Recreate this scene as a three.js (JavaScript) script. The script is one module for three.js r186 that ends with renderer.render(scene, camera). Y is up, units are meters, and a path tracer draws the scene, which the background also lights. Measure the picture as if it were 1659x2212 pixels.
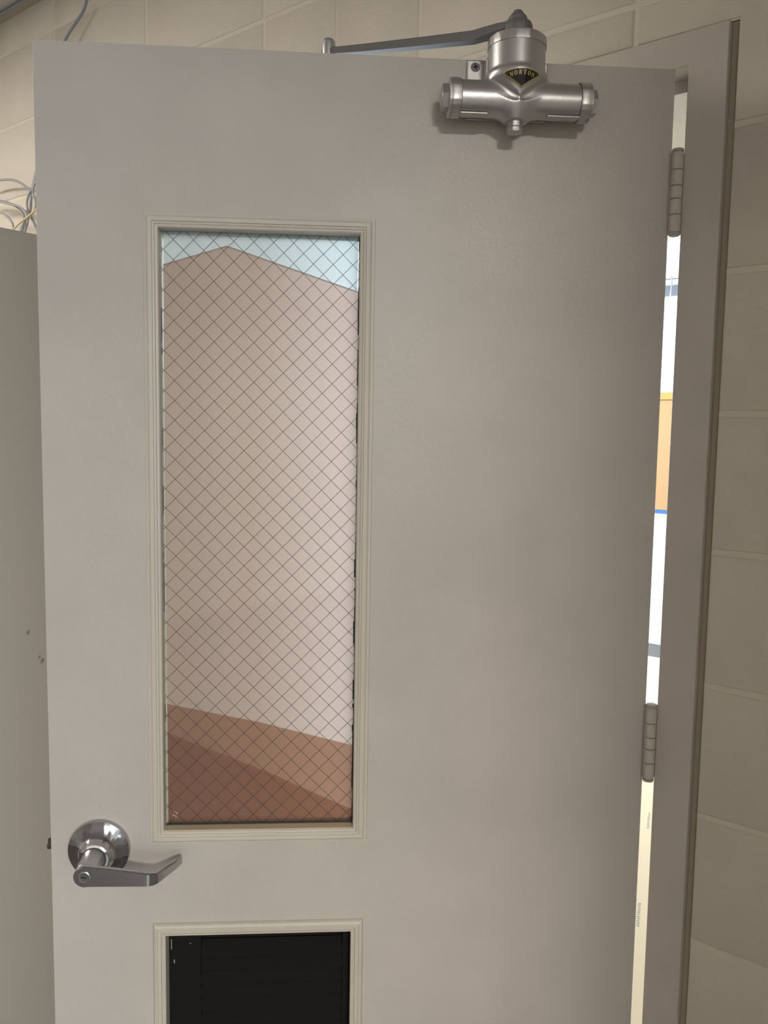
import * as THREE from 'three';
import { mergeGeometries, toCreasedNormals, mergeVertices } from 'three/addons/utils/BufferGeometryUtils.js';
import { RoundedBoxGeometry } from 'three/addons/geometries/RoundedBoxGeometry.js';
import { MarchingCubes } from 'three/addons/objects/MarchingCubes.js';
import { RectAreaLightUniformsLib } from 'three/addons/lights/RectAreaLightUniformsLib.js';

// ------------------------------------------------------------------ camera, light, exposure
const scene = new THREE.Scene();
const W = 1659, H = 2212, R = Math.PI / 180;
const camera = new THREE.PerspectiveCamera(62.534, W / H, 0.02, 60);
camera.position.set(0.4809, 1.6037, 1.2687);
camera.rotation.order = 'YXZ';
camera.rotation.set(-5.5685 * R, 38.8278 * R, 0.9128 * R);
camera.updateMatrixWorld();
scene.add(camera);

const renderer = new THREE.WebGLRenderer({ antialias: true });
renderer.toneMapping = THREE.LinearToneMapping;
renderer.toneMappingExposure = 1.85;
renderer.shadowMap.enabled = true;
scene.background = new THREE.Color(0.78, 0.88, 1.0).multiplyScalar(2.2);   // overcast daylight outside the windows
RectAreaLightUniformsLib.init();

function areaLight(w, h, color, intensity, pos, target) {
  const l = new THREE.RectAreaLight(color, intensity, w, h);
  l.position.set(...pos); l.lookAt(...target); scene.add(l);
  return l;
}
const DAY = new THREE.Color(0.70, 0.85, 1.0), TUBE = new THREE.Color(1.0, 0.955, 0.87);
areaLight(2.0, 1.45, DAY, 4.5, [5.12, 1.75, 3.5], [0, 1.75, 3.5]);          // daylight of the classroom window
areaLight(3.6, 0.44, DAY, 5, [-1.7, 2.41, -4.93], [-1.7, 2.1, 0]);           // daylight of the clerestory window beyond the doorway
areaLight(1.45, 1.5, DAY, 28, [-4.32, 1.65, -4.1], [0, 1.65, -4.1]);           // light of the added, unseen side window beyond the doorway

// ------------------------------------------------------------------ small helpers
let seed = 7;
const rnd = () => { seed = (seed * 1664525 + 1013904223) >>> 0; return seed / 4294967296; };
const V = (x, y, z) => new THREE.Vector3(x, y, z);
const used = {};
const numbered = (n) => { const k = used[n] = (used[n] ?? -1) + 1; return k ? `${n}_${String(k).padStart(3, '0')}` : n; };
function mesh(name, geo, mat, parent = scene) {
  const m = new THREE.Mesh(geo, mat); m.name = parent === scene ? numbered(name) : name;
  m.castShadow = m.receiveShadow = true; parent.add(m); return m;
}
function group(name, parent = scene) { const g = new THREE.Group(); g.name = parent === scene ? numbered(name) : name; parent.add(g); return g; }
function tag(o, label, category, groupName) { o.userData.label = label; if (category) o.userData.category = category; if (groupName) o.userData.group = groupName; return o; }
function structure(o, label, category) { o.userData.kind = 'structure'; if (label) o.userData.label = label; if (category) o.userData.category = category; return o; }
const plain = (g) => { const q = g.index ? g.toNonIndexed() : g; for (const k of Object.keys(q.attributes)) if (!['position', 'normal', 'uv'].includes(k)) q.deleteAttribute(k); return q; };
const merge = (...gs) => mergeGeometries(gs.flat().map(plain));
// box from corner to corner, uv in metres
function bx(x0, x1, y0, y1, z0, z1, r = 0) {
  const w = x1 - x0, h = y1 - y0, d = z1 - z0;
  const g = r ? new RoundedBoxGeometry(w, h, d, 2, r) : new THREE.BoxGeometry(w, h, d);
  const p = g.attributes.position, n = g.attributes.normal, uv = g.attributes.uv;
  for (let i = 0; i < p.count; i++) {
    const X = p.getX(i), Y = p.getY(i), Z = p.getZ(i), ax = Math.abs(n.getX(i)), ay = Math.abs(n.getY(i)), az = Math.abs(n.getZ(i));
    if (az >= ax && az >= ay) uv.setXY(i, X + (x0 + x1) / 2, Y + (y0 + y1) / 2); else if (ax >= ay) uv.setXY(i, Z + (z0 + z1) / 2, Y + (y0 + y1) / 2); else uv.setXY(i, X + (x0 + x1) / 2, Z + (z0 + z1) / 2);
  }
  g.translate((x0 + x1) / 2, (y0 + y1) / 2, (z0 + z1) / 2);
  return g;
}
const cyl = (r0, r1, h, seg = 48) => new THREE.CylinderGeometry(r1, r0, h, seg);       // r0 at the bottom
const lathe = (pts, seg = 64) => toCreasedNormals(new THREE.LatheGeometry(pts.map(([r, y]) => new THREE.Vector2(r, y)), seg), 0.5);
const tube = (pts, r, seg = 60, rs = 8) => new THREE.TubeGeometry(new THREE.CatmullRomCurve3(pts), seg, r, rs, false);
function extrude(pts, depth, bevel = 0) {
  const s = new THREE.Shape(pts.map(([x, y]) => new THREE.Vector2(x, y)));
  return new THREE.ExtrudeGeometry(s, { depth, bevelEnabled: bevel > 0, bevelSize: bevel, bevelThickness: bevel, bevelSegments: 2, bevelOffset: -bevel, curveSegments: 16 });
}
// closed rings of equal length joined into a skin with end caps
function loft(rings, crease = 0.6) {
  const pos = [], n = rings[0].length, tri = (a, b, c) => pos.push(...a, ...b, ...c);
  for (let k = 0; k < rings.length - 1; k++) for (let i = 0; i < n; i++) {
    const j = (i + 1) % n, a = rings[k][i], b = rings[k][j], c = rings[k + 1][j], d = rings[k + 1][i];
    tri(a, b, c); tri(a, c, d);
  }
  for (const [k, flip] of [[0, true], [rings.length - 1, false]]) {
    const r = rings[k], c = [0, 1, 2].map((t) => r.reduce((s, p) => s + p[t], 0) / n);
    for (let i = 0; i < n; i++) { const j = (i + 1) % n; if (flip) tri(c, r[j], r[i]); else tri(c, r[i], r[j]); }
  }
  const g = new THREE.BufferGeometry(); g.setAttribute('position', new THREE.Float32BufferAttribute(pos, 3));
  g.setAttribute('uv', new THREE.Float32BufferAttribute(new Float32Array(pos.length / 3 * 2), 2));
  return toCreasedNormals(g, crease);
}
// a point of the photograph carried along its ray to the plane z = const, or x = const
function ray(px, py) {
  const f = H / 2 / Math.tan(62.534 / 2 * R);
  return V((px - W / 2) / f, -(py - H / 2) / f, -1).applyQuaternion(camera.quaternion);
}
function atZ(px, py, z) { const r = ray(px, py); return camera.position.clone().addScaledVector(r, (z - camera.position.z) / r.z); }

// ------------------------------------------------------------------ procedural surfaces
function noiseField(n, cells, oct, gain = 0.5) {                 // tiling value noise, 0..1
  const out = new Float32Array(n * n); let amp = 1, tot = 0;
  for (let o = 0; o < oct; o++) {
    const c = cells << o, g = new Float32Array(c * c).map(() => rnd());
    for (let y = 0; y < n; y++) for (let x = 0; x < n; x++) {
      const fx = x / n * c, fy = y / n * c, x0 = Math.floor(fx), y0 = Math.floor(fy), u = fx - x0, v = fy - y0, s = u * u * (3 - 2 * u), t = v * v * (3 - 2 * v), x1 = (x0 + 1) % c, y1 = (y0 + 1) % c;
      out[y * n + x] += amp * ((g[y0 * c + x0] * (1 - s) + g[y0 * c + x1] * s) * (1 - t) + (g[y1 * c + x0] * (1 - s) + g[y1 * c + x1] * s) * t);
    }
    tot += amp; amp *= gain;
  }
  return out.map((v) => v / tot);
}
function dataTex(n, fn, srgb, rep) {
  const d = new Uint8Array(n * n * 4);
  for (let i = 0; i < n * n; i++) { const c = fn(i); d[4 * i] = c[0]; d[4 * i + 1] = c[1]; d[4 * i + 2] = c[2]; d[4 * i + 3] = 255; }
  const t = new THREE.DataTexture(d, n, n); t.wrapS = t.wrapT = THREE.RepeatWrapping; t.magFilter = THREE.LinearFilter; t.minFilter = THREE.LinearMipmapLinearFilter; t.generateMipmaps = true;
  if (srgb) t.colorSpace = THREE.SRGBColorSpace; t.repeat.set(rep, rep); t.needsUpdate = true; return t;
}
const nPeel = noiseField(512, 64, 3), nBlock = noiseField(512, 24, 5, 0.62), nTone = noiseField(512, 6, 5, 0.55);
const grey = (f) => (i) => { const v = Math.max(0, Math.min(255, f[i] * 255)); return [v, v, v]; };
const peelBump = dataTex(512, grey(nPeel), false, 3.2);          // brush and roller texture of the door paint
const blockBump = dataTex(512, grey(nBlock.map((v) => v < 0.36 ? v * 0.6 : v)), false, 2.6);  // pores of painted concrete block
const toneTex = (amt, rep) => dataTex(512, (i) => { const v = 255 * (1 - amt + amt * nTone[i]); return [v, v, v]; }, true, rep);
const tone = toneTex(0.07, 1.3);

const P = (o) => new THREE.MeshPhysicalMaterial(o);
const S = (o) => new THREE.MeshStandardMaterial(o);
const rgb = (r, g, b) => new THREE.Color().setRGB(r, g, b);
const M = {
  door: P({ color: rgb(0.52, 0.478, 0.438), map: tone, roughness: 0.42, bumpMap: peelBump, bumpScale: 0.00022, specularIntensity: 0.8 }),
  trim: P({ color: rgb(0.56, 0.51, 0.44), map: tone, roughness: 0.45, bumpMap: peelBump, bumpScale: 0.0002 }),
  ledgeBounceTint: S({ color: rgb(0.64, 0.54, 0.38), map: tone, roughness: 0.55 }),  // trim paint with the warm bounce from the papers mixed into its colour
  frame: P({ color: rgb(0.57, 0.51, 0.45), map: tone, roughness: 0.5, bumpMap: peelBump, bumpScale: 0.0003 }),
  block: S({ color: rgb(0.66, 0.595, 0.505), map: tone, roughness: 0.62, bumpMap: blockBump, bumpScale: 0.0011 }),
  mortar: S({ color: rgb(0.65, 0.585, 0.495), roughness: 0.7, bumpMap: blockBump, bumpScale: 0.001 }),
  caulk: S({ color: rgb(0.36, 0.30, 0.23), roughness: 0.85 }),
  paint: S({ color: rgb(0.58, 0.55, 0.51), roughness: 0.7 }),
  white: S({ color: rgb(0.82, 0.82, 0.80), roughness: 0.7 }),
  ceiling: S({ color: rgb(0.52, 0.50, 0.475), roughness: 0.9, bumpMap: blockBump, bumpScale: 0.001 }),
  angle: S({ color: rgb(0.40, 0.35, 0.28), roughness: 0.6 }),
  floor: S({ color: rgb(0.06, 0.056, 0.054), map: tone, roughness: 0.5 }),
  silver: P({ color: rgb(0.50, 0.49, 0.485), metalness: 0.78, roughness: 0.36, bumpMap: peelBump, bumpScale: 0.00008 }),
  armMetal: P({ color: rgb(0.17, 0.162, 0.158), metalness: 0.4, roughness: 0.6 }),
  chrome: P({ color: rgb(0.50, 0.50, 0.52), metalness: 1, roughness: 0.2 }),
  darkHole: S({ color: rgb(0.012, 0.012, 0.012), roughness: 0.8 }),
  steel: P({ color: rgb(0.16, 0.13, 0.11), metalness: 0.9, roughness: 0.3 }),
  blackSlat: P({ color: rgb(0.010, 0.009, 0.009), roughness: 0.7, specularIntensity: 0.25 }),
  glass: P({ color: rgb(0.97, 0.99, 1), transmission: 1, thickness: 0, roughness: 0.02, ior: 1.5 }),
  wire: S({ color: rgb(0.10, 0.09, 0.085), metalness: 0.5, roughness: 0.5 }),
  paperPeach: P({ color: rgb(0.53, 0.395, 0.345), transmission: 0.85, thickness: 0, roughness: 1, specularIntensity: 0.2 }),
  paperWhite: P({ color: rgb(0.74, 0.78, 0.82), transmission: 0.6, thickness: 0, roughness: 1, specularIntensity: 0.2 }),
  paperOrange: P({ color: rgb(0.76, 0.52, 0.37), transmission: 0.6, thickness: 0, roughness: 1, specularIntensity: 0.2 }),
  cableGrey: S({ color: rgb(0.33, 0.32, 0.33), roughness: 0.55 }),
  cableBlue: S({ color: rgb(0.22, 0.24, 0.28), roughness: 0.55 }),
  cableYellow: S({ color: rgb(0.62, 0.52, 0.25), roughness: 0.55 }),
  cabinet: S({ color: rgb(0.34, 0.305, 0.26), roughness: 0.55, bumpMap: peelBump, bumpScale: 0.0001 }),
  wood: S({ color: rgb(0.32, 0.19, 0.085), roughness: 0.45 }),
  woodTrim: S({ color: rgb(0.42, 0.21, 0.06), roughness: 0.4 }),
  tape: S({ color: rgb(0.02, 0.10, 0.40), roughness: 0.6 }),
  greyBar: S({ color: rgb(0.14, 0.15, 0.17), metalness: 0.3, roughness: 0.5 }),
  lamp: S({ color: rgb(0.9, 0.9, 0.88), emissive: rgb(1.0, 0.95, 0.85), emissiveIntensity: 1.4, roughness: 0.5 }),
  lampBody: S({ color: rgb(0.75, 0.75, 0.73), roughness: 0.5 }),
};

// ------------------------------------------------------------------ door wall of painted concrete block
const PHI = 42.8159 * R;
const FX0 = -0.9135 - 0.056, FX1 = 0.072, FTOP = 2.182;           // outer edges of the steel frame
const CEIL = 2.742, ZB = -0.2;                                    // ceiling height, back of the door wall
const XL = -3.6, XR = 5.2, ZF = 5.4;                              // room limits
const FAR = -5.0, FXL = -4.4, FXR = 2.6;                          // room beyond
{
  const wall = structure(group('wall_back'), 'painted cream concrete block wall around the door frame', 'wall');
  const back = -0.0024;                                             // bed of the joints, recessed behind the block faces
  mesh('mortar', merge(bx(XL, FX0 - 0.0105, 0, CEIL, ZB, back), bx(FX1 + 0.0105, XR, 0, CEIL, ZB, back), bx(FX0 - 0.0105, FX1 + 0.0105, FTOP + 0.001, CEIL, ZB, back)), M.mortar, wall);
  const X0 = -1.6949, Y0 = 2.0407, BW = 0.4064, BH = 0.2032, J = 0.0045;
  const cache = {};
  function blockGeo(w, h, variant) {
    const key = `${w.toFixed(4)} ${h.toFixed(4)} ${variant}`;
    if (cache[key]) return cache[key];
    const c = 0.0024, z0 = -0.012, z1 = 0, hw = w / 2, hh = h / 2;
    const ring = (q, z) => [[-hw + q, -hh + q, z], [hw - q, -hh + q, z], [hw - q, hh - q, z], [-hw + q, hh - q, z]];
    const rs = [ring(0, z0), ring(0, z1 - c), ring(c * 0.35, z1 - c * 0.35), ring(c, z1)], pos = [], uv = [];
    const quad = (a, b, d, e) => { for (const v of [a, b, d, a, d, e]) { pos.push(...v); uv.push(v[0] + variant * 0.37, v[1] + variant * 0.21 + v[2]); } };
    for (let k = 0; k < 3; k++) for (let i = 0; i < 4; i++) { const j = (i + 1) % 4; quad(rs[k][i], rs[k][j], rs[k + 1][j], rs[k + 1][i]); }
    quad(...rs[3]);
    const g = new THREE.BufferGeometry(); g.setAttribute('position', new THREE.Float32BufferAttribute(pos, 3)); g.setAttribute('uv', new THREE.Float32BufferAttribute(uv, 2));
    return cache[key] = toCreasedNormals(g, 0.7);
  }
  function block(x0, x1, y0, y1) {
    if (x1 - x0 < 0.03 || y1 - y0 < 0.02) return;
    const m = mesh('block', blockGeo(x1 - x0, y1 - y0, Math.floor(rnd() * 5)), M.block, wall);
    m.position.set((x0 + x1) / 2, (y0 + y1) / 2, (rnd() - 0.5) * 0.0008);
  }
  function notched(a, b, y0, y1, xn, yn) {                          // the block cut round the corner of the frame
    const g = extrude([[a, yn], [xn, yn], [xn, y0], [b, y0], [b, y1], [a, y1]], 0.0096, 0.0024); g.translate(0, 0, -0.012 + 0.0024 - 0.0024);
    mesh('block', g, M.block, wall);
  }
  for (let k = -11; k <= 3; k++) {
    const y0 = Math.max(0, Y0 + k * BH + J), y1 = Math.min(CEIL, Y0 + (k + 1) * BH - J);
    for (let m = -5; m <= 17; m++) {
      const cuts = k === 1 && m === 2 ? [X0 + m * BW, X0 + (m + 0.5) * BW, X0 + (m + 1) * BW] : [X0 + m * BW, X0 + (m + 1) * BW];
      for (let c = 0; c + 1 < cuts.length; c++) {
        const a = Math.max(XL, cuts[c] + (c ? 0.002 : J)), b = Math.min(XR, cuts[c + 1] - (c + 2 < cuts.length ? 0.002 : J));
        if (b <= a) continue;
        const gl = FX0 - 0.0105, gr = FX1 + 0.0105, gt = FTOP + 0.003;
        if (b <= gl || a >= gr || y0 >= gt) { block(a, b, y0, y1); continue; }
        if (y1 > gt && a > gl && a < gr && b > gr) { notched(a, b, y0, y1, gr, gt); continue; }
        if (y1 > gt) block(Math.max(a, gl), Math.min(b, gr), gt, y1);
        if (a < gl) block(a, gl, y0, y1);
        if (b > gr) block(gr, b, y0, y1);
      }
    }
  }
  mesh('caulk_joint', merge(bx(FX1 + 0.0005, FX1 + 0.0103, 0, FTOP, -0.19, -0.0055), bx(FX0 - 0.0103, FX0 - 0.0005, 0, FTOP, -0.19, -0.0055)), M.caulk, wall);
}
// steel frame with rabbets and stops
{
  const t = structure(group('trim_1'), 'painted steel door frame set in block wall', 'door frame');
  const jamb = (x0, dir) => {                                      // x0 = rabbet face, dir = +1 towards the outside on the hinge side
    const q = (a, b, z0, z1, r) => bx(Math.min(x0 + dir * a, x0 + dir * b), Math.max(x0 + dir * a, x0 + dir * b), 0, FTOP, z0, z1, r);
    return merge(q(0, 0.056, -0.206, 0.007, 0.0015), q(-0.018, 0.002, -0.158, -0.042, 0.0012));
  };
  mesh('hinge_jamb', jamb(0.016, 1), M.frame, t);
  mesh('latch_jamb', jamb(-0.9135, -1), M.frame, t);
  mesh('head', merge(bx(-0.915, 0.0175, 2.134, FTOP - 0.0004, -0.206, 0.0069, 0.0012), bx(-0.8955, -0.002, 2.116, 2.1345, -0.158, -0.042)), M.frame, t);
}
// the other sides of the room
structure(mesh('floor', bx(XL - 0.2, XR + 0.2, -0.1, 0, FAR - 0.2, ZF + 0.2), M.floor), 'grey tan floor running through the doorway', 'floor');
structure(mesh('ceiling', bx(XL - 0.2, XR + 0.2, CEIL + 0.004, CEIL + 0.12, FAR - 0.2, ZF + 0.2), M.ceiling), 'tan ceiling above the block wall', 'ceiling');
structure(mesh('wall_left', bx(XL - 0.2, XL, 0, CEIL, 0, ZF + 0.2), M.paint), 'cream side wall beyond the cabinet', 'wall');
structure(mesh('wall_front', bx(XL, XR, 0, CEIL, ZF, ZF + 0.2), M.paint), 'cream wall facing the door', 'wall');
structure(mesh('wall_right', merge(bx(XR, XR + 0.2, 0, 1.02, 0, ZF + 0.2), bx(XR, XR + 0.2, 2.48, CEIL, 0, ZF + 0.2), bx(XR, XR + 0.2, 1.02, 2.48, 0, 2.5), bx(XR, XR + 0.2, 1.02, 2.48, 4.5, ZF + 0.2)), M.paint), 'cream wall with the daylight window', 'wall');
structure(mesh('trim_2', bx(XL, XR, CEIL - 0.004, CEIL, 0, 0.026), M.angle), 'tan metal angle where ceiling meets block wall', 'trim');
structure(mesh('wall_added_partition', bx(1.2, 1.3, 0, CEIL, 0, 1.27), M.paint), 'added unseen cream partition wall that shades the hinge side', 'wall');  // added out of view to cast soft shade over the hinge side
{
  const w = structure(group('window_1'), 'daylight window in the side wall', 'window');
  const f = 0.05, z0 = 2.5, z1 = 4.5, y0 = 1.02, y1 = 2.48, X = XR + 0.06;
  mesh('window_frame', merge(bx(X, X + 0.06, y0, y1, z0, z0 + f), bx(X, X + 0.06, y0, y1, z1 - f, z1), bx(X, X + 0.06, y0, y0 + f, z0 + f, z1 - f), bx(X, X + 0.06, y1 - f, y1, z0 + f, z1 - f), bx(X, X + 0.06, y0 + f, y1 - f, 3.48, 3.52)), M.white, w);
  mesh('pane', bx(X + 0.028, X + 0.032, y0 + f, y1 - f, z0 + f, 3.48), M.glass, w);
  mesh('pane', bx(X + 0.028, X + 0.032, y0 + f, y1 - f, 3.52, z1 - f), M.glass, w);
}
// ceiling lights of the room: glowing panel plus a light of the same size
function troffer(x, z, w, d, color, power, label) {
  const t = tag(group('ceiling_light'), label, 'ceiling light', 'ceiling panel lights');
  t.position.set(x, CEIL, z);
  const b = 0.03;
  mesh('frame', merge(bx(-w / 2 - b, w / 2 + b, -0.02, 0.003, -d / 2 - b, -d / 2), bx(-w / 2 - b, w / 2 + b, -0.02, 0.003, d / 2, d / 2 + b), bx(-w / 2 - b, -w / 2, -0.02, 0.003, -d / 2, d / 2), bx(w / 2, w / 2 + b, -0.02, 0.003, -d / 2, d / 2)), M.lampBody, t);
  mesh('diffuser', bx(-w / 2, w / 2, -0.014, 0.002, -d / 2, d / 2), M.lamp, t);
  areaLight(w, d, color, power, [x, CEIL - 0.022, z], [x, 0, z]);
}
troffer(3.4, 3.4, 0.6, 0.6, TUBE, 165, 'ceiling panel light near the daylight window');
troffer(-2.2, 1.5, 1.2, 0.6, TUBE, 13.5, 'ceiling panel light in front of the cabinet');

// ------------------------------------------------------------------ room beyond the doorway
structure(mesh('wall_far', merge(bx(FXL, FXR, 0, 2.16, FAR - 0.2, FAR), bx(FXL, FXR, 2.66, CEIL, FAR - 0.2, FAR), bx(FXL, -3.6, 2.16, 2.66, FAR - 0.2, FAR), bx(0.2, FXR, 2.16, 2.66, FAR - 0.2, FAR)), M.white), 'white wall of the room beyond', 'wall');
structure(mesh('wall_beyond_left', merge(bx(FXL - 0.2, FXL, 0, 0.88, FAR - 0.2, ZB), bx(FXL - 0.2, FXL, 2.42, CEIL, FAR - 0.2, ZB), bx(FXL - 0.2, FXL, 0.88, 2.42, FAR - 0.2, -4.88), bx(FXL - 0.2, FXL, 0.88, 2.42, -3.32, ZB)), M.white), 'white side wall of the room beyond', 'wall');
structure(mesh('wall_beyond_right', bx(FXR, FXR + 0.2, 0, CEIL, FAR - 0.2, ZB), M.white), 'white side wall of the room beyond, hinge side', 'wall');

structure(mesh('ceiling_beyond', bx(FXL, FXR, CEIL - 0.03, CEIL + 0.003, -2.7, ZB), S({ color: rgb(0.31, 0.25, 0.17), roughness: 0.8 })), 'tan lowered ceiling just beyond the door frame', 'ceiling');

troffer(-1.6, -3.7, 1.2, 0.6, TUBE, 11, 'added unseen ceiling panel light that brightens the floor beyond the doorway');  // added lamp, brightens the floor and wall sheet beyond

// ------------------------------------------------------------------ the door
const door = structure(group('door_1'), 'open beige painted door with wired glass and louver', 'door');
door.position.set(0, 0, 0.012); door.rotation.y = PHI;             // local x runs towards the hinge, local z out of the face we see
const TH = 0.0445, DW = 0.9102, DT = 2.131, DB = 0.01;
const VIS = { x0: -0.7417, x1: -0.4545, y0: 0.9926, y1: 1.884 }, LOU = { x0: -0.741, x1: -0.4557, y0: 0.33, y1: 0.8247 };
{
  const s = new THREE.Shape([[-DW, DB], [0, DB], [0, DT], [-DW, DT]].map(([x, y]) => new THREE.Vector2(x, y)));
  for (const r of [VIS, LOU]) { const h = new THREE.Path([[r.x0 - 0.003, r.y0 - 0.003], [r.x0 - 0.003, r.y1 + 0.003], [r.x1 + 0.003, r.y1 + 0.003], [r.x1 + 0.003, r.y0 - 0.003]].map(([x, y]) => new THREE.Vector2(x, y))); s.holes.push(h); }
  const g = new THREE.ExtrudeGeometry(s, { depth: TH - 0.002, bevelEnabled: true, bevelSize: 0.001, bevelThickness: 0.001, bevelSegments: 2, bevelOffset: -0.001 });
  g.translate(0, 0, -TH + 0.001);
  mesh('door_leaf', g, M.door, door);
}
// mitred moulding round an opening: profile points [distance outwards from the inner edge, height off the door face]
function moulding(parent, r, prof, mats, name = 'moulding') {
  const cx = (r.x0 + r.x1) / 2, cy = (r.y0 + r.y1) / 2;
  const sides = [
    ['bottom', (d, z, e) => [e ? r.x1 + d : r.x0 - d, r.y0 - d, z]], ['right', (d, z, e) => [r.x1 + d, e ? r.y1 + d : r.y0 - d, z]],
    ['top', (d, z, e) => [e ? r.x0 - d : r.x1 + d, r.y1 + d, z]], ['left', (d, z, e) => [r.x0 - d, e ? r.y0 - d : r.y1 + d, z]]];
  for (const [side, at] of sides) {
    const rings = [0, 1].map((e) => prof.map(([d, z]) => at(d, z, e)));
    const g = loft(rings.map((q) => q.slice().reverse()), 0.25);
    const p = g.attributes.position, uv = g.attributes.uv; for (let i = 0; i < p.count; i++) uv.setXY(i, p.getX(i) + p.getZ(i), p.getY(i) + p.getZ(i));
    mesh(name, g, mats[side] ?? mats.all, parent);
  }
}
const lite = group('vision_panel', door); lite.userData.label = 'wired glass window with moulded frame';
moulding(lite, VIS, [[-0.0005, -0.014], [-0.0005, 0.0045], [0.001, 0.006], [0.0035, 0.0065], [0.0045, 0.0052], [0.0055, 0.0062], [0.0075, 0.0066], [0.0085, 0.0082], [0.0135, 0.0085], [0.0158, 0.0072], [0.0165, 0.0034], [0.0205, 0.003], [0.0212, 0.0002], [0.0212, -0.0008], [0.004, -0.0008], [0.0025, -0.014]], { all: M.trim });
mesh('glazing_ledge', bx(VIS.x0, VIS.x1, VIS.y0 - 0.001, VIS.y0 + 0.0012, -0.0132, 0.0035), M.ledgeBounceTint, lite);
mesh('glass_pane', bx(VIS.x0 - 0.002, VIS.x1 + 0.002, VIS.y0 - 0.002, VIS.y1 + 0.002, -0.0195, -0.0135), P({ color: rgb(0.96, 0.99, 0.985), transmission: 1, thickness: 0, roughness: 0.015, ior: 1.5, specularIntensity: 0.4 }), lite);
{ // back stops that hold the glass
  const r = VIS; const st = 0.006;
  mesh('glazing_stop', merge(bx(r.x0 - 0.002, r.x0 + 0.001, r.y0, r.y1, -TH, -0.021), bx(r.x1 - 0.001, r.x1 + 0.002, r.y0, r.y1, -TH, -0.021), bx(r.x0, r.x1, r.y0 - 0.002, r.y0 + st, -TH, -0.0225), bx(r.x0, r.x1, r.y1 - st, r.y1 + 0.002, -TH, -0.0225)), M.trim, lite);
}
{ // the diamond wire in the glass
  const s = 0.0288, nx = -0.7381, ny = 1.6559, gs = [], t = 0.00036, zc = -0.0165, { x0, x1, y0, y1 } = VIS;
  for (const dir of [1, -1]) for (let k = -60; k <= 60; k++) {
    const c = ny + k * s;                                           // y = c + dir * (x - nx)
    let a = x0, b = x1; const yA = c + dir * (a - nx), yB = c + dir * (b - nx);
    const clip = (y) => nx + dir * (y - c);
    const lo = dir > 0 ? clip(y0) : clip(y1), hi = dir > 0 ? clip(y1) : clip(y0);
    a = Math.max(a, lo); b = Math.min(b, hi); if (b - a < 0.004) continue;
    const p = V(a, c + dir * (a - nx), zc + dir * 0.0003), q = V(b, c + dir * (b - nx), zc + dir * 0.0003), L = p.distanceTo(q);
    const g = new THREE.CylinderGeometry(t, t, L, 5, 1, true); g.rotateZ(-Math.PI / 2 + dir * Math.PI / 4 + Math.PI / 2 - Math.PI / 2); g.translate((p.x + q.x) / 2, (p.y + q.y) / 2, zc + dir * 0.0003);
    gs.push(g);
  }
  const w = mesh('wire_mesh', merge(gs), M.wire, lite); w.userData.label = 'thin diamond wire netting inside the glass'; w.userData.kind = 'stuff';
}
{ // scraped dark sealant left along the hinge-side edge of the glass
  const pts = []; const { x1, y0, y1 } = VIS; const gs = [];
  let y = y0 + 0.001;
  while (y < y1 - 0.02) {
    const h = 0.004 + rnd() * 0.03, top = (y - y0) / (y1 - y0), wv = (0.0008 + rnd() * 0.0022) * (1.25 - 0.5 * top);
    if (rnd() < 0.82) gs.push(bx(x1 - wv, x1, y, y + h, -0.0136, -0.0128));
    y += h;
  }
  gs.push(bx(VIS.x0 + 0.002, x1, y0 + 0.0008, y0 + 0.0034, -0.0138, -0.0131), bx(x1 - 0.007, x1, y0 + 0.001, y0 + 0.0055, -0.0136, -0.0122), bx(x1 - 0.0045, x1, y0 + 0.0055, y0 + 0.010, -0.0136, -0.0124));  // the long foot strip paints in the shadow at the glass bottom
  for (let k = 0; k < 10; k++) { const yy = y0 + rnd() * (y1 - y0), x0 = VIS.x0 + 0.0005; gs.push(bx(x0, x0 + 0.0007, yy, yy + 0.01 + rnd() * 0.04, -0.0136, -0.013)); }
  mesh('sealant', merge(gs), S({ color: rgb(0.03, 0.028, 0.025), roughness: 0.7 }), lite).userData.label = 'ragged dark sealant at the glass edge and painted shadow along the foot';
}
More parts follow.
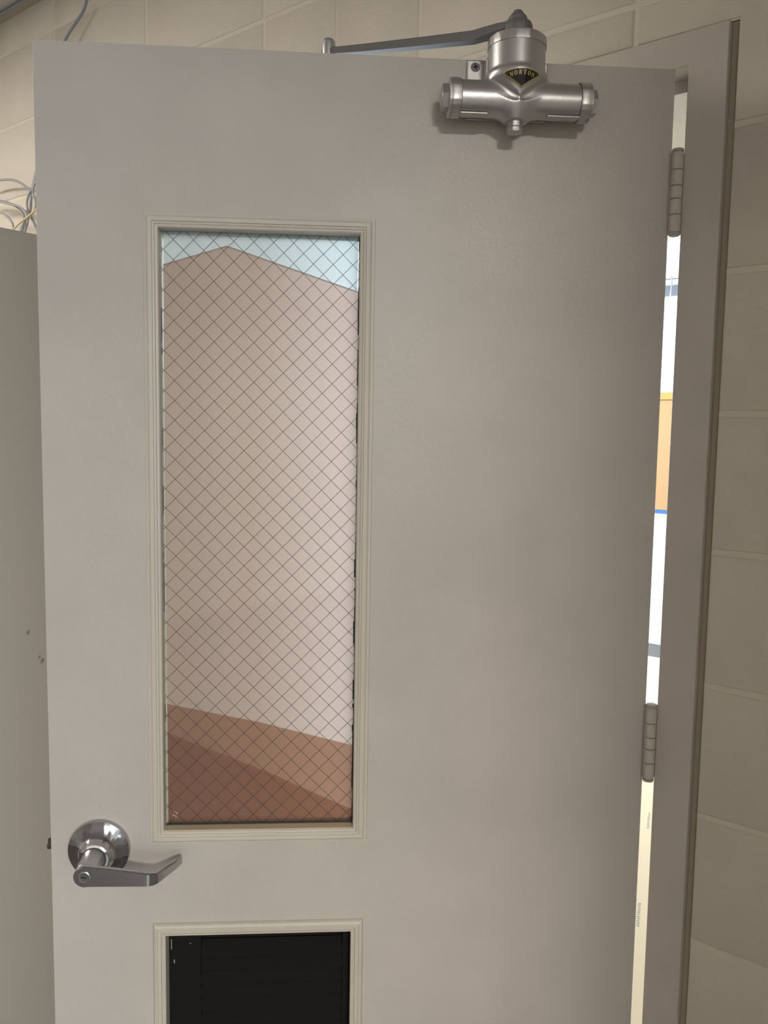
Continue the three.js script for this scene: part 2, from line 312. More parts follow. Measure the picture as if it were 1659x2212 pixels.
// louver
{
  const lv = group('louver', door); lv.userData.label = 'black louver with horizontal slats';
  moulding(lv, LOU, [[-0.0005, -0.03], [-0.0005, 0.0035], [0.0005, 0.0045], [0.0028, 0.0048], [0.0036, 0.0030], [0.0052, 0.0030], [0.0062, 0.0058], [0.0105, 0.0064], [0.0115, 0.0055], [0.0128, 0.0066], [0.0165, 0.0054], [0.0180, 0.0035], [0.0192, 0.0004], [0.0192, -0.0008], [0.003, -0.0008], [0.0025, -0.03]], { all: M.trim }, 'moulding');
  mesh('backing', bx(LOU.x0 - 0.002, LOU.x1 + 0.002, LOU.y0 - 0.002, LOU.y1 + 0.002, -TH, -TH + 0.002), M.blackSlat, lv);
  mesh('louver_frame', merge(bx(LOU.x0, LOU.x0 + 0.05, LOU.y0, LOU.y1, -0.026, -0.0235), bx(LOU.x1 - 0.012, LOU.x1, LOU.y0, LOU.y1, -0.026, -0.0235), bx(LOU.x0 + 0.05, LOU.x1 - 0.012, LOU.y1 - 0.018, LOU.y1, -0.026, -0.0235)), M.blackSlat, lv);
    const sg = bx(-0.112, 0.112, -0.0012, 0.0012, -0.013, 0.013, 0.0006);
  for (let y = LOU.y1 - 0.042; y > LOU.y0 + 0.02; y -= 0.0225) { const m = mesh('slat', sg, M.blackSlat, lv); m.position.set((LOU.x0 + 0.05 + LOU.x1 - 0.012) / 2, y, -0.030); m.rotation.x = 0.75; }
  mesh('chipped_paint', merge(bx(LOU.x0 + 0.004, LOU.x0 + 0.0048, 0.785, 0.802, -0.0236, -0.0232), bx(LOU.x0 + 0.008, LOU.x0 + 0.0092, 0.762, 0.768, -0.0236, -0.0232), bx(LOU.x0 + 0.033, LOU.x0 + 0.0345, 0.7935, 0.795, -0.0236, -0.0232)), M.trim, lv).userData.label = 'pale paint specks on the black louver';
}

// lever handle
{
  const h = group('lever_handle', door); h.userData.label = 'satin chrome lever handle with keyhole';
  h.position.set(-0.8377, 0.966, 0);
  const turn = (g) => { g.rotateX(Math.PI / 2); return g; };
  mesh('rosette', turn(lathe([[0, 0], [0.0458, 0], [0.0460, 0.0065], [0.0452, 0.0085], [0.0438, 0.0095], [0.0395, 0.0112], [0.0345, 0.0140], [0.0290, 0.0178], [0.0250, 0.0218], [0.0232, 0.0255], [0.0226, 0.0300], [0.0218, 0.0335], [0.0196, 0.0345], [0.0, 0.0345]], 96)), M.chrome, h);
  mesh('shank', turn(lathe([[0, 0.033], [0.0182, 0.033], [0.0176, 0.040], [0.0164, 0.056], [0.0157, 0.077], [0, 0.077]], 64)), M.chrome, h);
  // lever: hub disc, bar and return
  const path = [], half = [];                                       // centre of the section, half height, bottom y
  const put = (x, z, yb, yt, dx, dz) => { path.push({ x, z, yb, yt, dx, dz }); };
  put(-0.002, 0.0805, -0.0156, 0.0156, 1, 0); put(0.03, 0.0805, -0.0160, 0.0118, 1, 0); put(0.06, 0.0805, -0.0165, 0.0075, 1, 0); put(0.086, 0.0803, -0.0168, 0.0032, 1, 0);
  for (let k = 1; k <= 6; k++) { const a = k / 6 * 62 * R, rr = 0.013; put(0.0885 + rr * Math.sin(a), 0.0803 - rr * (1 - Math.cos(a)), -0.0168 + k * 0.0002, 0.0028 - k * 0.0003, Math.cos(a), -Math.sin(a)); }
  const e = path[path.length - 1]; for (const q of [0.018, 0.036, 0.0535]) put(e.x + e.dx * q, e.z + e.dz * q, e.yb + q * 0.025, e.yt - q * 0.045, e.dx, e.dz);
  const th = 0.0042, rings = path.map((p, i) => {
    const nx = -p.dz, nz = p.dx, cr = 0.0016, w = i === path.length - 1 ? th * 0.55 : th, out = [];
    for (const [a, b] of [[1, 1], [-1, 1], [-1, -1], [1, -1]]) {
      const steps = [[0, 1], [0.7, 0.7], [1, 0]], order = a * b > 0 ? [...steps] : [...steps].reverse();
      for (const [s, c] of order) { const off = a * (w - cr + cr * (a * b > 0 ? 1 - s + s * 0 : c) * 1), yy = b > 0 ? p.yt - cr + cr * (a * b > 0 ? s : 1 - c) : p.yb + cr - cr * (a * b > 0 ? s : 1 - c); out.push([p.x + nx * off, yy, p.z + nz * off]); }
    }
    return out;
  });
  const hub = turn(lathe([[0, 0.0762], [0.0146, 0.0762], [0.0156, 0.0775], [0.0156, 0.0835], [0.0146, 0.0848], [0, 0.0848]], 64));
  mesh('lever', merge(loft(rings, 0.7), hub), M.chrome, h);
  mesh('key_cylinder', turn(lathe([[0, 0.084], [0.0082, 0.084], [0.0082, 0.0860], [0.0076, 0.0864], [0.0052, 0.0858], [0, 0.0857]], 40)), M.chrome, h);
  const kh = mesh('keyway', bx(-0.0042, 0.0030, -0.0009, 0.0009, 0.0855, 0.0862), M.darkHole, h); kh.rotation.z = -0.12;
  mesh('cylinder_glint', bx(-0.0035, -0.0005, -0.0040, -0.0016, 0.0852, 0.0860, 0.0003), M.chrome, h);
}
{ // latch bolt on the free edge
  const l = group('latch', door); l.userData.label = 'small steel latch bolt';
  mesh('face_plate', bx(-DW - 0.0006, -DW + 0.002, 0.935, 0.996, -0.0365, -0.0085), M.steel, l);
  const bolt = extrude([[0, 0], [-0.0095, 0], [-0.0095, 0.004], [-0.001, 0.0135], [0, 0.0135]], 0.0075, 0.0004); bolt.rotateX(-Math.PI / 2); bolt.translate(-DW, 0.9655, -0.016);
  mesh('latch_bolt', bolt, M.steel, l);
  mesh('deadlatch', bx(-DW - 0.012, -DW, 0.956, 0.9648, -0.029, -0.0175, 0.0015), M.steel, l);
}

// door closer
{
  const c = group('door_closer', door); c.userData.label = 'silver cast door closer with black badge and arm';
  const UY = 2.0605, UZ = 0.045, CX = -0.244, NZ = 0.045;
  // casting: smooth union of the cross tube, the upright barrel and the bulge below
  const smin = (a, b, k) => { const h = Math.max(k - Math.abs(a - b), 0) / k; return Math.min(a, b) - h * h * k * 0.25; };
  const res = 120, S2 = 0.105, cen = [CX, 2.075, 0.046], mc = new MarchingCubes(res, M.silver, false, false, 400000);
  mc.isolation = 0;
  for (let k = 0; k < res; k++) for (let j = 0; j < res; j++) for (let i = 0; i < res; i++) {
    const q = (t) => (t - res / 2) / (res / 2) * S2;
    const x = q(i), y = cen[1] + q(j) - UY, z = cen[2] + q(k);
    const rh = Math.hypot(y, z - UZ), tubeD = Math.max(rh - 0.0238, Math.abs(x - 0.0048) - 0.0842);
    const rv = Math.hypot(x, z - NZ), Y = y + UY;
    const cone = 0.0392 - Math.max(0, 2.083 - Y) * 1.15, barrel = Math.max((rv - cone) * (Y < 2.083 ? 0.66 : 1), Y - 2.1315, 2.056 - Y);
    const wedge = Math.max((rv - (0.0402 - Math.max(0, 2.085 - Y) * 0.5)) * 0.9, (Math.abs(x) - (0.003 + (Y - 2.062) * 1.5)) * 0.55, Y - 2.088, 2.054 - Y);
    const skirt = Math.max(rv - 0.0410, Y - 2.0920, 2.0872 - Y);
    const tt = Math.max(0, Math.min(1, (2.058 - Y) / 0.030));
    const bulge = Math.max((rv - (0.026 - 0.012 * tt)) * 0.9, 2.0315 - Y, Y - 2.048);
    let d = smin(tubeD, barrel, 0.009); d = smin(d, wedge, 0.009); d = smin(d, skirt, 0.003); d = smin(d, bulge, 0.014);
    mc.field[i + j * res + k * res * res] = -d;
  }
  mc.update();
  let g = new THREE.BufferGeometry();
  g.setAttribute('position', new THREE.BufferAttribute(mc.positionArray.slice(0, mc.count * 3), 3));
  g.setAttribute('normal', new THREE.BufferAttribute(mc.normalArray.slice(0, mc.count * 3), 3));
  g.scale(S2, S2, S2); g.translate(...cen);
  g.setAttribute('uv', new THREE.BufferAttribute(new Float32Array(mc.count * 2), 2));
  { const p = g.attributes.position, uv = g.attributes.uv; for (let i = 0; i < p.count; i++) uv.setXY(i, p.getX(i) + p.getZ(i), p.getY(i)); }
  mesh('body', g, M.silver, c);
  // end caps of the cross tube
  const along = (gg, x, s) => { gg.rotateZ(s > 0 ? Math.PI / 2 : -Math.PI / 2); gg.translate(x, UY, UZ); return gg; };     // lathe axis towards -x for s > 0
  for (const s of [1, -1]) {
    const x = s > 0 ? -0.3232 : -0.1552;
    mesh('end_flange', along(lathe([[0.022, -0.001], [0.0256, -0.001], [0.0260, 0.001], [0.0260, 0.0105], [0.0252, 0.0108], [0.0250, 0.0118], [0.0258, 0.0122], [0.0256, 0.0142], [0.0235, 0.0150], [0, 0.0150]], 72), x, s), M.silver, c);
    mesh('end_gasket', along(lathe([[0.0235, -0.0020], [0.0248, -0.0020], [0.0248, -0.0006], [0.0235, -0.0006]], 64), x, s), M.armMetal, c);
    const hex = new THREE.CylinderGeometry(0.0180, 0.0180, 0.010, 6); hex.translate(0, 0.0185, 0);
    const hx = toCreasedNormals(along(merge(hex, lathe([[0, 0.023], [0.0135, 0.023], [0.0120, 0.0248], [0, 0.0248]], 32)), x, s), 0.4);
    mesh('hex_plug', hx, M.silver, c);
  }
  // barrel cap and gland under the arm
  const up = (gg, y) => { gg.translate(CX, y, NZ); return gg; };
  mesh('barrel_cap', up(lathe([[0.036, 2.126], [0.0404, 2.127], [0.0406, 2.1345], [0.0398, 2.1385], [0.0375, 2.1405], [0.026, 2.1425], [0.0185, 2.1432], [0.0, 2.1432]], 96), 0), M.silver, c);
  const teeth = []; for (let k = 0; k < 12; k++) { const b = bx(-0.0026, 0.0026, 2.142, 2.1478, 0.0145, 0.0195); b.rotateY(k / 12 * Math.PI * 2 + 0.2); b.translate(CX, 0, NZ); teeth.push(b); }
  mesh('serrated_gland', merge(up(cyl(0.015, 0.015, 0.006), 2.1448), ...teeth), M.armMetal, c);
  mesh('arm_hub', up(lathe([[0, 2.1472], [0.0202, 2.1472], [0.0208, 2.149], [0.0206, 2.1575], [0.0188, 2.1615], [0.0155, 2.1632], [0, 2.1632]], 64), 0), M.armMetal, c);
  mesh('spindle_nut', up(lathe([[0, 2.163], [0.0145, 2.163], [0.0145, 2.1655], [0.0128, 2.1662], [0.0126, 2.1695], [0.0105, 2.1722], [0.0078, 2.1725], [0.0074, 2.1762], [0.0055, 2.1785], [0, 2.1790]], 48), 0), M.armMetal, c);
  // main arm from the spindle to the elbow, a tapering channel with a web at the hub
  const E = V(-0.503, 2.1565, -0.052), A = V(CX, 2.1555, NZ), D = E.clone().sub(A), L = D.length(); D.normalize();
  const side = V(-D.z, 0, D.x).normalize();
  const bar = (list) => loft(list.map(([t, hw, yb, yt]) => { const o = A.clone().addScaledVector(D, t * L), out = []; for (const [a, y] of [[-1, yb], [1, yb], [1, yt - 0.0015], [0.8, yt], [-0.8, yt], [-1, yt - 0.0015]]) out.push([o.x + side.x * a * hw, o.y + y, o.z + side.z * a * hw]); return out; }), 0.5);
  const fix = (gg) => { const p = gg.attributes.position; gg.computeBoundingBox(); return gg; };
  mesh('main_arm', fix(bar([[0.02, 0.0165, -0.0035, 0.0060], [0.10, 0.0135, -0.0050, 0.0055], [0.17, 0.0095, -0.0085, 0.0040], [0.22, 0.0075, -0.0115, 0.0020], [0.45, 0.0068, -0.0110, 0.0015], [0.80, 0.0062, -0.0095, 0.0015], [0.97, 0.0085, -0.0085, 0.0012], [1.03, 0.0065, -0.0080, 0.0010]])), M.armMetal, c);
  mesh('elbow_bolt', (() => { const q = lathe([[0, 2.146], [0.0096, 2.146], [0.0098, 2.1625], [0.0092, 2.1675], [0.0070, 2.1715], [0.0035, 2.1732], [0, 2.1735]], 40); q.translate(E.x, 0, E.z); return q; })(), M.silver, c);
  // forearm from the elbow to a shoe on the head of the frame (world point carried into the door's own axes)
  door.updateMatrixWorld();
  const B = door.worldToLocal(V(-0.42, 2.152, 0.014)), D2 = B.clone().sub(E), L2 = D2.length(); D2.normalize(); const s2 = V(-D2.z, 0, D2.x).normalize();
  mesh('forearm', loft([[0, 0.009, -0.004, 0.006], [0.06, 0.0085, -0.006, 0.005], [0.2, 0.006, -0.007, 0.002], [1, 0.006, -0.006, 0.001]].map(([t, hw, yb, yt]) => { const o = E.clone().addScaledVector(D2, t * L2); return [[-1, yb], [1, yb], [1, yt], [-1, yt]].map(([a, y]) => [o.x + s2.x * a * hw, o.y + y, o.z + s2.z * a * hw]); }), 0.5), M.armMetal, c);
  const shoe = bx(-0.045, 0.045, 2.138, 2.168, -0.004, 0.004, 0.002); shoe.rotateY(-PHI); shoe.translate(B.x, 0, B.z); mesh('arm_shoe', shoe, M.armMetal, c);
  // mounting plate with screws and stiffening ribs
  mesh('mounting_plate', merge(bx(-0.3068, -0.1895, 2.0460, 2.1285, 0, 0.006, 0.002), bx(-0.283, -0.205, 2.046, 2.124, 0.004, 0.03, 0.004)), M.silver, c);
  for (const x of [-0.2945, -0.2]) {
    const s = group('screw', c); s.name = 'screw';
    const hd = lathe([[0, 0.0075], [0.003, 0.0074], [0.0055, 0.0068], [0.0066, 0.006], [0.0066, 0.005]], 32); hd.rotateX(Math.PI / 2); hd.translate(x, 2.1185, 0);
    const slot = merge(bx(-0.0034, 0.0034, -0.0008, 0.0008, 0.0070, 0.0078), bx(-0.0008, 0.0008, -0.0034, 0.0034, 0.0070, 0.0078)); slot.rotateZ(0.35); slot.translate(x, 2.1185, 0);
    c.remove(s);
    mesh('screw', hd, M.armMetal, c); mesh('screw_recess', slot, M.darkHole, c);
  }
  mesh('rib', bx(-0.3225, -0.284, 2.0362, 2.0386, 0.046, 0.0590, 0.0010), M.silver, c);
  mesh('rib', bx(-0.2020, -0.1560, 2.0362, 2.0386, 0.046, 0.0590, 0.0010), M.silver, c);
  mesh('adjusting_button', up(lathe([[0, 2.0165], [0.0085, 2.0165], [0.0108, 2.0172], [0.0115, 2.0188], [0.0115, 2.0225], [0.0106, 2.0235], [0.0112, 2.0243], [0.0112, 2.036], [0, 2.036]].reverse(), 48), 0), M.silver, c);
  // badge: black shield with gold rim and lettering wrapped on the barrel
  const cv = document.createElement('canvas'); cv.width = 640; cv.height = 320; const x = cv.getContext('2d');
  x.fillStyle = '#b09a4a'; x.fillRect(0, 0, 640, 320);
  const shield = (i) => { x.beginPath(); x.moveTo(6 + i * 2.2, 92); x.lineTo(40 + i, 68 + i); x.quadraticCurveTo(320, -22 + i * 2, 600 - i, 68 + i); x.lineTo(634 - i * 2.2, 92); x.lineTo(606 - i, 120 - i * 0.4); x.lineTo(320, 316 - i * 1.6); x.lineTo(34 + i, 120 - i * 0.4); x.closePath(); };
  shield(7); x.fillStyle = '#0b0a09'; x.fill();
  x.fillStyle = '#cdb667'; x.textAlign = 'center'; x.textBaseline = 'middle'; x.font = 'bold 92px serif';
  const word = 'NORTON', xs = [132, 206, 282, 358, 434, 508], ys = [122, 104, 94, 94, 104, 122], rot = [-0.10, -0.05, -0.02, 0.02, 0.05, 0.10];
  for (let i = 0; i < 6; i++) { x.save(); x.translate(xs[i], ys[i] - 4); x.rotate(rot[i]); x.scale(0.82, 1); x.fillText(word[i], 0, 0); x.restore(); }
  x.fillStyle = '#8d7f58'; for (const bxp of [66, 570]) { x.beginPath(); x.moveTo(bxp - 16, 100); x.lineTo(bxp + 14, 88); x.lineTo(bxp + 2, 116); x.closePath(); x.fill(); }
  const ct = new THREE.CanvasTexture(cv); ct.colorSpace = THREE.SRGBColorSpace;
  const outline = [[6, 92], [40, 68]]; for (let k = 1; k <= 12; k++) { const t = k / 12, a = (1 - t) * (1 - t), b2 = 2 * t * (1 - t), c2 = t * t; outline.push([a * 40 + b2 * 320 + c2 * 600, a * 68 + b2 * -22 + c2 * 68]); }
  outline.push([634, 92], [606, 120], [320, 316], [34, 120]);
  const sh = new THREE.Shape(outline.map(([px, py]) => new THREE.Vector2(px, 320 - py)));
  // fine grid cut to the outline by column, so that it can bend round the barrel
  const pos = [], uvb = [], N = 40; const span = (px) => { let lo = 1e9, hi = -1e9; for (let i = 0; i < outline.length; i++) { const [ax, ay] = outline[i], [bx2, by] = outline[(i + 1) % outline.length]; if ((ax - px) * (bx2 - px) <= 0 && ax !== bx2) { const yy = ay + (by - ay) * (px - ax) / (bx2 - ax); lo = Math.min(lo, yy); hi = Math.max(hi, yy); } } return [lo, hi]; };
  const BR = 0.0431, wrap = (px, py, r) => { const s = (px / 640 - 0.5) * 0.0535, a = s / BR; const y = 2.0868 - (py - 22) / 294 * 0.0215; const rr = r - Math.max(0, 2.0845 - y) * 0.40; return [CX + Math.sin(a) * rr, y, NZ + Math.cos(a) * rr]; };
  for (let i = 0; i < N; i++) {
    const xa = 6.01 + (634 - 6.02) * i / N, xb = 6.01 + (634 - 6.02) * (i + 1) / N, [a0, a1] = span(xa), [b0, b1] = span(xb), K = 6;
    for (let k = 0; k < K; k++) {
      const q = [[xa, a0 + (a1 - a0) * k / K], [xb, b0 + (b1 - b0) * k / K], [xb, b0 + (b1 - b0) * (k + 1) / K], [xa, a0 + (a1 - a0) * (k + 1) / K]];
      for (const t of [0, 2, 1, 0, 3, 2]) { pos.push(...wrap(q[t][0], q[t][1], BR)); uvb.push(q[t][0] / 640, 1 - q[t][1] / 320); }
    }
    for (const [e0, e1] of [[a0, b0], [a1, b1]]) for (const [u0, u1, r0, r1] of [[0, 1, BR, BR]]) { const A1 = wrap(xa, e0, BR), B1 = wrap(xb, e1, BR), A2 = wrap(xa, e0, BR - 0.003), B2 = wrap(xb, e1, BR - 0.003); for (const v of [A1, B1, B2, A1, B2, A2]) { pos.push(...v); uvb.push(0.01, 0.02); } }
  }
  const bg = new THREE.BufferGeometry(); bg.setAttribute('position', new THREE.Float32BufferAttribute(pos, 3)); bg.setAttribute('uv', new THREE.Float32BufferAttribute(uvb, 2));
  const badge = mesh('badge', toCreasedNormals(bg, 0.5), P({ map: ct, roughness: 0.4, metalness: 0.1 }), c); badge.userData.label = 'black shield badge with gold lettering';
}

// hinges
{
  door.updateMatrixWorld();
  const pin = door.worldToLocal(V(0.0105, 0, 0.0165));
  for (const [yc, tip] of [[1.9545, 0], [1.1265, 1], [0.27, 0]]) {
    const h = group('hinge', door); h.userData.label = 'painted five-knuckle butt hinge';
    const H5 = 0.1145, lens = [0.0255, 0.0225, 0.0185, 0.0225, 0.0255]; let y = yc - H5 / 2;
    for (let k = 0; k < 5; k++) { const l = lens[k] - 0.0008, q = lathe([[0, 0], [0.0078, 0], [0.0084, 0.0006], [0.0084, l - 0.0006], [0.0078, l], [0, l]], 32); q.translate(pin.x, y + 0.0004 * 1 + (H5 - 0.1145) / 2, pin.z); mesh('knuckle', q, M.frame, h); y += lens[k]; }
    const core = cyl(0.0066, 0.0066, H5 - 0.002, 24); core.translate(pin.x, yc, pin.z); mesh('pin', core, M.caulk, h);
    const t1 = lathe([[0, 0], [0.0084, 0], [0.0086, 0.002], [0.0078, 0.0042], [0.005, 0.0052], [0, 0.0055]], 32); t1.translate(pin.x, yc + H5 / 2, pin.z);
    const t2 = lathe([[0, 0], [0.0084, 0], [0.0086, 0.002], [0.0078, 0.0042], [0.005, 0.0052], [0, 0.0055]], 32); t2.rotateX(Math.PI); t2.translate(pin.x, yc - H5 / 2, pin.z);
    mesh('pin_tip', merge(t1, t2), M.frame, h);
    mesh('door_plate', bx(-0.002, 0.0012, yc - H5 / 2, yc + H5 / 2, -0.036, pin.z + 0.001), M.frame, h);
    const wp = bx(0.0128, 0.0158, yc - H5 / 2, yc + H5 / 2, -0.034, 0.016); wp.translate(0, 0, -0.012); wp.rotateY(-PHI); mesh('frame_plate', wp, M.frame, h);
  }
}

// papers taped behind the wired glass
function paper(name, pts, z, mat, label, bow = 0.0015) {
  const s = new THREE.Shape(pts.map(([x, y]) => new THREE.Vector2(x, y)));
  const g = new THREE.ExtrudeGeometry(s, { depth: 0.0002, bevelEnabled: false });
  const flat = new THREE.ShapeGeometry(s);
  const m = mesh(name, flat, mat); m.position.copy(door.position); m.rotation.y = PHI; m.geometry.translate(0, 0, z);
  return tag(m, label, 'paper', 'paper sheets behind the door glass');
}
paper('paper_sheet', [[-0.7392, 0.994], [-0.4552, 0.994], [-0.4552, 1.8057], [-0.6477, 1.8663], [-0.7392, 1.8374]], -0.0203, M.paperPeach, 'peach paper sheet with a peaked top behind the wired glass');
paper('paper_sheet', [[-0.7385, 1.835], [-0.6477, 1.864], [-0.4570, 1.804], [-0.4570, 1.888], [-0.7385, 1.888]], -0.0209, M.paperWhite, 'pale blue-white paper strip above the peach sheet');
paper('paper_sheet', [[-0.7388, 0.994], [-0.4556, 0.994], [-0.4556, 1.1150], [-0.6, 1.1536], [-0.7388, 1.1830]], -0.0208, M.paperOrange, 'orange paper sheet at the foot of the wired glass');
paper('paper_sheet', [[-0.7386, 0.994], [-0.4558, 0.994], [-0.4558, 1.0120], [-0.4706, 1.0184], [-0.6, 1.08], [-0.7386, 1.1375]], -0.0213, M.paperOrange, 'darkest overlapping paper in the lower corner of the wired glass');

// ------------------------------------------------------------------ cabinet and cables on the left
{
  const c = tag(group('storage_cabinet'), 'tall olive grey metal storage cabinet behind the open door', 'cabinet');
  c.position.set(-1.66, 0, 0.30);
  const w = 0.46, d = 0.285, h = 1.993;
  const cvs = document.createElement('canvas'); cvs.width = 256; cvs.height = 1024; const q = cvs.getContext('2d');
  q.fillStyle = '#ffffff'; q.fillRect(0, 0, 256, 1024);
  q.fillStyle = 'rgba(90,82,70,0.5)'; const uvOf = (px, py) => { const r = ray(px, py), t = (-1.2 - camera.position.x) / r.x, p = camera.position.clone().addScaledVector(r, t); return [(1 - (p.z - 0.015) / 0.57) * 256, (1 - p.y / h) * 1024]; };
  for (const [px, py, a, b] of [[60, 1366, 1.2, 3], [85, 1419, 1, 2], [91, 1427, 1.6, 3]]) { const [sx, sy] = uvOf(px, py); q.beginPath(); q.ellipse(sx, sy, a, b, 0.3, 0, 7); q.fill(); }
  const smudge = new THREE.CanvasTexture(cvs); smudge.colorSpace = THREE.SRGBColorSpace;
  mesh('body', bx(-w, w, 0.06, h, -d, d - 0.02, 0.003), M.cabinet, c);
  const side = new THREE.PlaneGeometry(0.57 - 0.028, h - 0.07); side.rotateY(Math.PI / 2); const sp = bx(w, w + 0.0012, 0.063, h - 0.003, -d + 0.003, d - 0.024);
  const uv = sp.attributes.uv, sn = sp.attributes.position; for (let i = 0; i < uv.count; i++) uv.setXY(i, 1 - (sn.getZ(i) + d) / 0.57, sn.getY(i) / h);
  mesh('side_panel', sp, S({ color: M.cabinet.color, map: smudge, roughness: 0.55 }), c);
  mesh('plinth', bx(-w + 0.01, w - 0.01, 0, 0.06, -d + 0.01, d - 0.04), M.cabinet, c);
  for (const s of [-1, 1]) mesh('cabinet_door', bx(s < 0 ? -w + 0.004 : 0.002, s < 0 ? -0.002 : w - 0.004, 0.075, h - 0.015, d - 0.02, d, 0.003), M.cabinet, c);
  mesh('handle', merge(bx(0.03, 0.045, 1.0, 1.14, d, d + 0.03, 0.004)), M.steel, c);
}
const cab = (pts, z0, z1) => pts.map(([x, y], i) => atZ(x, y, z0 + (z1 - z0) * i / (pts.length - 1)));
{
  const b = tag(group('cable_bundle'), 'tangle of looped grey cables on top of the cabinet', 'cables');
  const run = (pts, z0, z1, r, m) => mesh('cable', tube(cab(pts, z0, z1), r, 48, 8), m, b);
  run([[-40, 398], [-18, 391], [0, 389], [22, 388], [40, 393], [54, 402], [65, 412], [74, 428], [86, 460]], 0.05, 0.05, 0.0033, M.cableGrey);
  run([[-45, 430], [-20, 431], [0, 434], [20, 439], [38, 448], [48, 460], [52, 475], [46, 494], [40, 512]], 0.06, 0.06, 0.0034, M.cableGrey);
  run([[-45, 434], [-20, 433], [0, 436], [22, 441], [42, 447], [56, 460], [60, 478], [55, 496], [50, 515]], 0.075, 0.075, 0.003, M.cableGrey);
  run([[-30, 455], [-12, 455], [0, 459], [12, 465], [22, 475], [28, 486], [28, 500], [26, 515]], 0.085, 0.085, 0.003, M.cableGrey);
  run([[92, 340], [80, 365], [74, 388], [70, 408], [67, 430], [66, 450], [60, 472], [54, 492], [50, 514]], 0.04, 0.05, 0.0038, M.cableGrey);
  run([[90, 350], [78, 380], [72, 402], [62, 421], [58, 438], [61, 458], [70, 474], [78, 492], [84, 515]], 0.055, 0.06, 0.0032, M.cableGrey);
  run([[88, 380], [74, 400], [71, 416], [76, 432], [76, 450], [68, 462], [58, 470], [50, 486], [44, 514]], 0.07, 0.07, 0.0032, M.cableGrey);
  run([[94, 420], [82, 448], [72, 458], [60, 468], [46, 479], [34, 490], [20, 505]], 0.09, 0.09, 0.0026, M.cableYellow);
}
tag(mesh('hanging_cable', tube([V(-1.47, CEIL + 0.003, 0.02), ...cab([[186, 6], [180, 24], [166, 46], [150, 70], [138, 92], [116, 150], [98, 240], [92, 340]], 0.02, 0.04)], 0.0036, 60, 8), M.cableBlue), 'blue-grey cable hanging down the wall from the ceiling', 'cable');
tag(mesh('ceiling_gap_shade', tube([V(-3.5, CEIL - 0.008, 0.032), V(-2.2, CEIL - 0.0075, 0.031), V(-1.9, CEIL - 0.0075, 0.031), V(-1.2, CEIL - 0.0075, 0.034), V(1, CEIL - 0.0075, 0.034)], 0.0036, 80, 8), M.cableBlue), 'dark bead painted in for the shadow gap at the ceiling edge', 'cable');  // dark bead standing in for the shadow gap beside the wall angle

// ------------------------------------------------------------------ things seen through the hinge gap, plus an added unseen window
{
  const w = structure(group('window_2'), 'bright clerestory window in the wall beyond', 'window');
  const x0 = -3.6, x1 = 0.2, y0 = 2.16, y1 = 2.66, Z = FAR - 0.08, f = 0.04;
  mesh('window_frame', merge(bx(x0, x1, y0, y0 + f, Z, Z + 0.06), bx(x0, x1, y1 - f, y1, Z, Z + 0.06), bx(x0, x0 + f, y0 + f, y1 - f, Z, Z + 0.06), bx(x1 - f, x1, y0 + f, y1 - f, Z, Z + 0.06)), M.white, w);
  mesh('pane', bx(x0 + f, x1 - f, y0 + f, y1 - f, Z + 0.028, Z + 0.032), M.glass, w);
  mesh('window_sill', bx(x0 - 0.03, x1 + 0.03, 2.135, 2.162, FAR, FAR + 0.05, 0.004), M.white, w);
  mesh('head_rail', bx(x0 - 0.05, x1 + 0.05, 2.615, 2.69, FAR, FAR + 0.04, 0.003), M.greyBar, w);
}
{
  const p = tag(group('wood_panel'), 'varnished wood panel with orange cap rail below the bright window', 'panel');
  mesh('board', bx(-3.4, 0.4, 1.035, 1.86, FAR, FAR + 0.03, 0.003), M.wood, p);
  mesh('cap_rail', bx(-3.42, 0.42, 1.86, 1.915, FAR, FAR + 0.045, 0.004), M.woodTrim, p);
}
tag(mesh('painter_tape', bx(-3.4, 0.4, 1.008, 1.0345, FAR, FAR + 0.030), M.tape), 'strip of blue masking tape under the wood panel', 'tape');
tag(mesh('wall_sheet', bx(-3.5, 0.5, 0.0, 1.008, FAR + 0.002, FAR + 0.012), M.white), 'white sheet covering the wall below the blue tape', 'sheet');
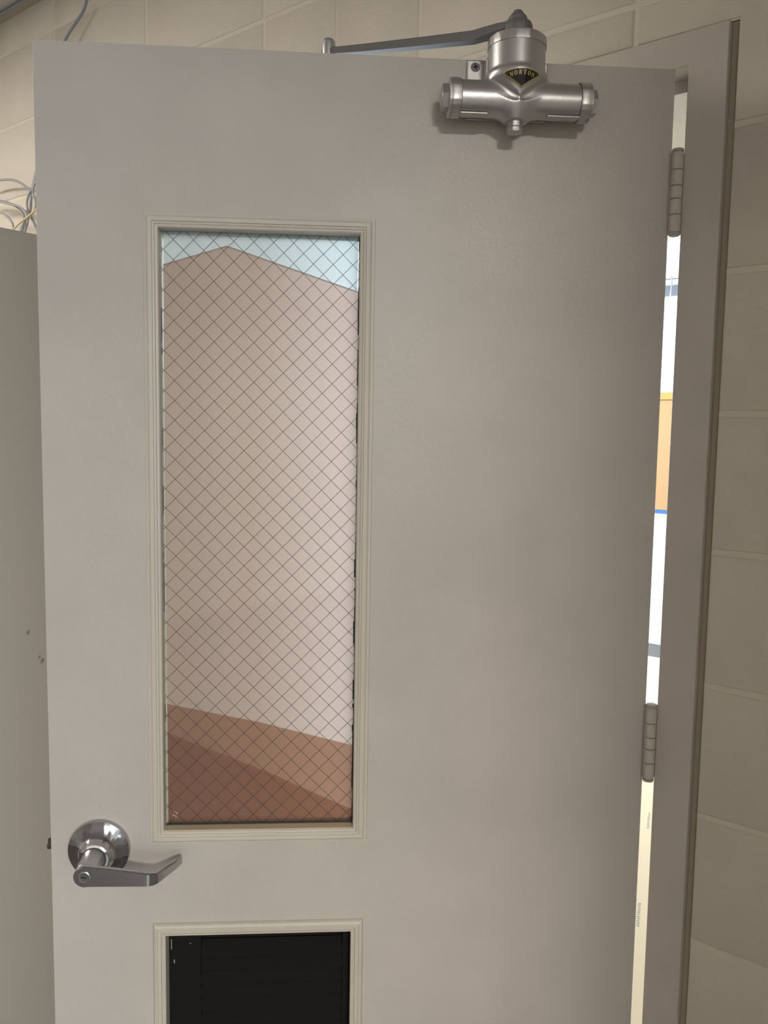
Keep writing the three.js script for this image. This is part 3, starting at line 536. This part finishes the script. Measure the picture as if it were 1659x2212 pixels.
{
  const cv = document.createElement('canvas'); cv.width = 512; cv.height = 512; const x = cv.getContext('2d');
  x.fillStyle = '#c4b190'; x.fillRect(0, 0, 512, 512); x.fillStyle = '#7d766c';
  // rows of small illegible print, where the photograph shows them
  const onFloor = (px, py) => { const r = ray(px, py), k = (0.004 - camera.position.y) / r.y; return camera.position.clone().addScaledVector(r, k); }, fr = (v) => v - Math.floor(v);
  for (const [ax, ay, bx2, by] of [[1382, 1950, 1378, 2002], [1403, 1755, 1400, 1790]]) {
    const p = onFloor(ax, ay), q = onFloor(bx2, by), n = 11, L = p.distanceTo(q) * 512, ang = Math.atan2(-(q.z - p.z), q.x - p.x);
    for (let i = 0; i < n; i++) { const t0 = (i + 0.5) / n, X = fr(p.x + (q.x - p.x) * t0) * 512, Y = (1 - fr(p.z + (q.z - p.z) * t0)) * 512; x.save(); x.translate(X, Y); x.rotate(ang); x.fillRect(-L / n * 0.32, -2.2 - rnd(), L / n * (0.5 + rnd() * 0.2), 4.6); x.restore(); }
  }
  const t = new THREE.CanvasTexture(cv); t.colorSpace = THREE.SRGBColorSpace; t.wrapS = t.wrapT = THREE.RepeatWrapping;
  const g = bx(-3.0, 1.2, 0.0, 0.004, -4.6, -0.3); 
  tag(mesh('floor_paper', g, S({ map: t, roughness: 0.7 })), 'cream protective paper with small grey print on the floor beyond', 'paper');
}
{
  const w = structure(group('window_3'), 'added unseen window that brightens the room beyond', 'window');  // added window, placed to light the room beyond and the papers from behind
  const f = 0.05, z0 = -4.88, z1 = -3.32, y0 = 0.88, y1 = 2.42, X = FXL - 0.12;
  mesh('window_frame', merge(bx(X, X + 0.06, y0, y1, z0, z0 + f), bx(X, X + 0.06, y0, y1, z1 - f, z1), bx(X, X + 0.06, y0, y0 + f, z0 + f, z1 - f), bx(X, X + 0.06, y1 - f, y1, z0 + f, z1 - f)), M.white, w);
  mesh('pane', bx(X + 0.028, X + 0.032, y0 + f, y1 - f, z0 + f, z1 - f), M.glass, w);
}
tag(mesh('window_cable', tube([atZ(1446, 540, -4.9), atZ(1449, 575, -4.9), atZ(1451, 612, -4.9), atZ(1446, 655, -4.9), atZ(1448, 700, -4.9), atZ(1458, 748, -4.9), atZ(1475, 790, -4.9)], 0.004, 60, 6), M.cableGrey), 'thin cable dangling in front of the bright window', 'cable');

renderer.render(scene, camera);
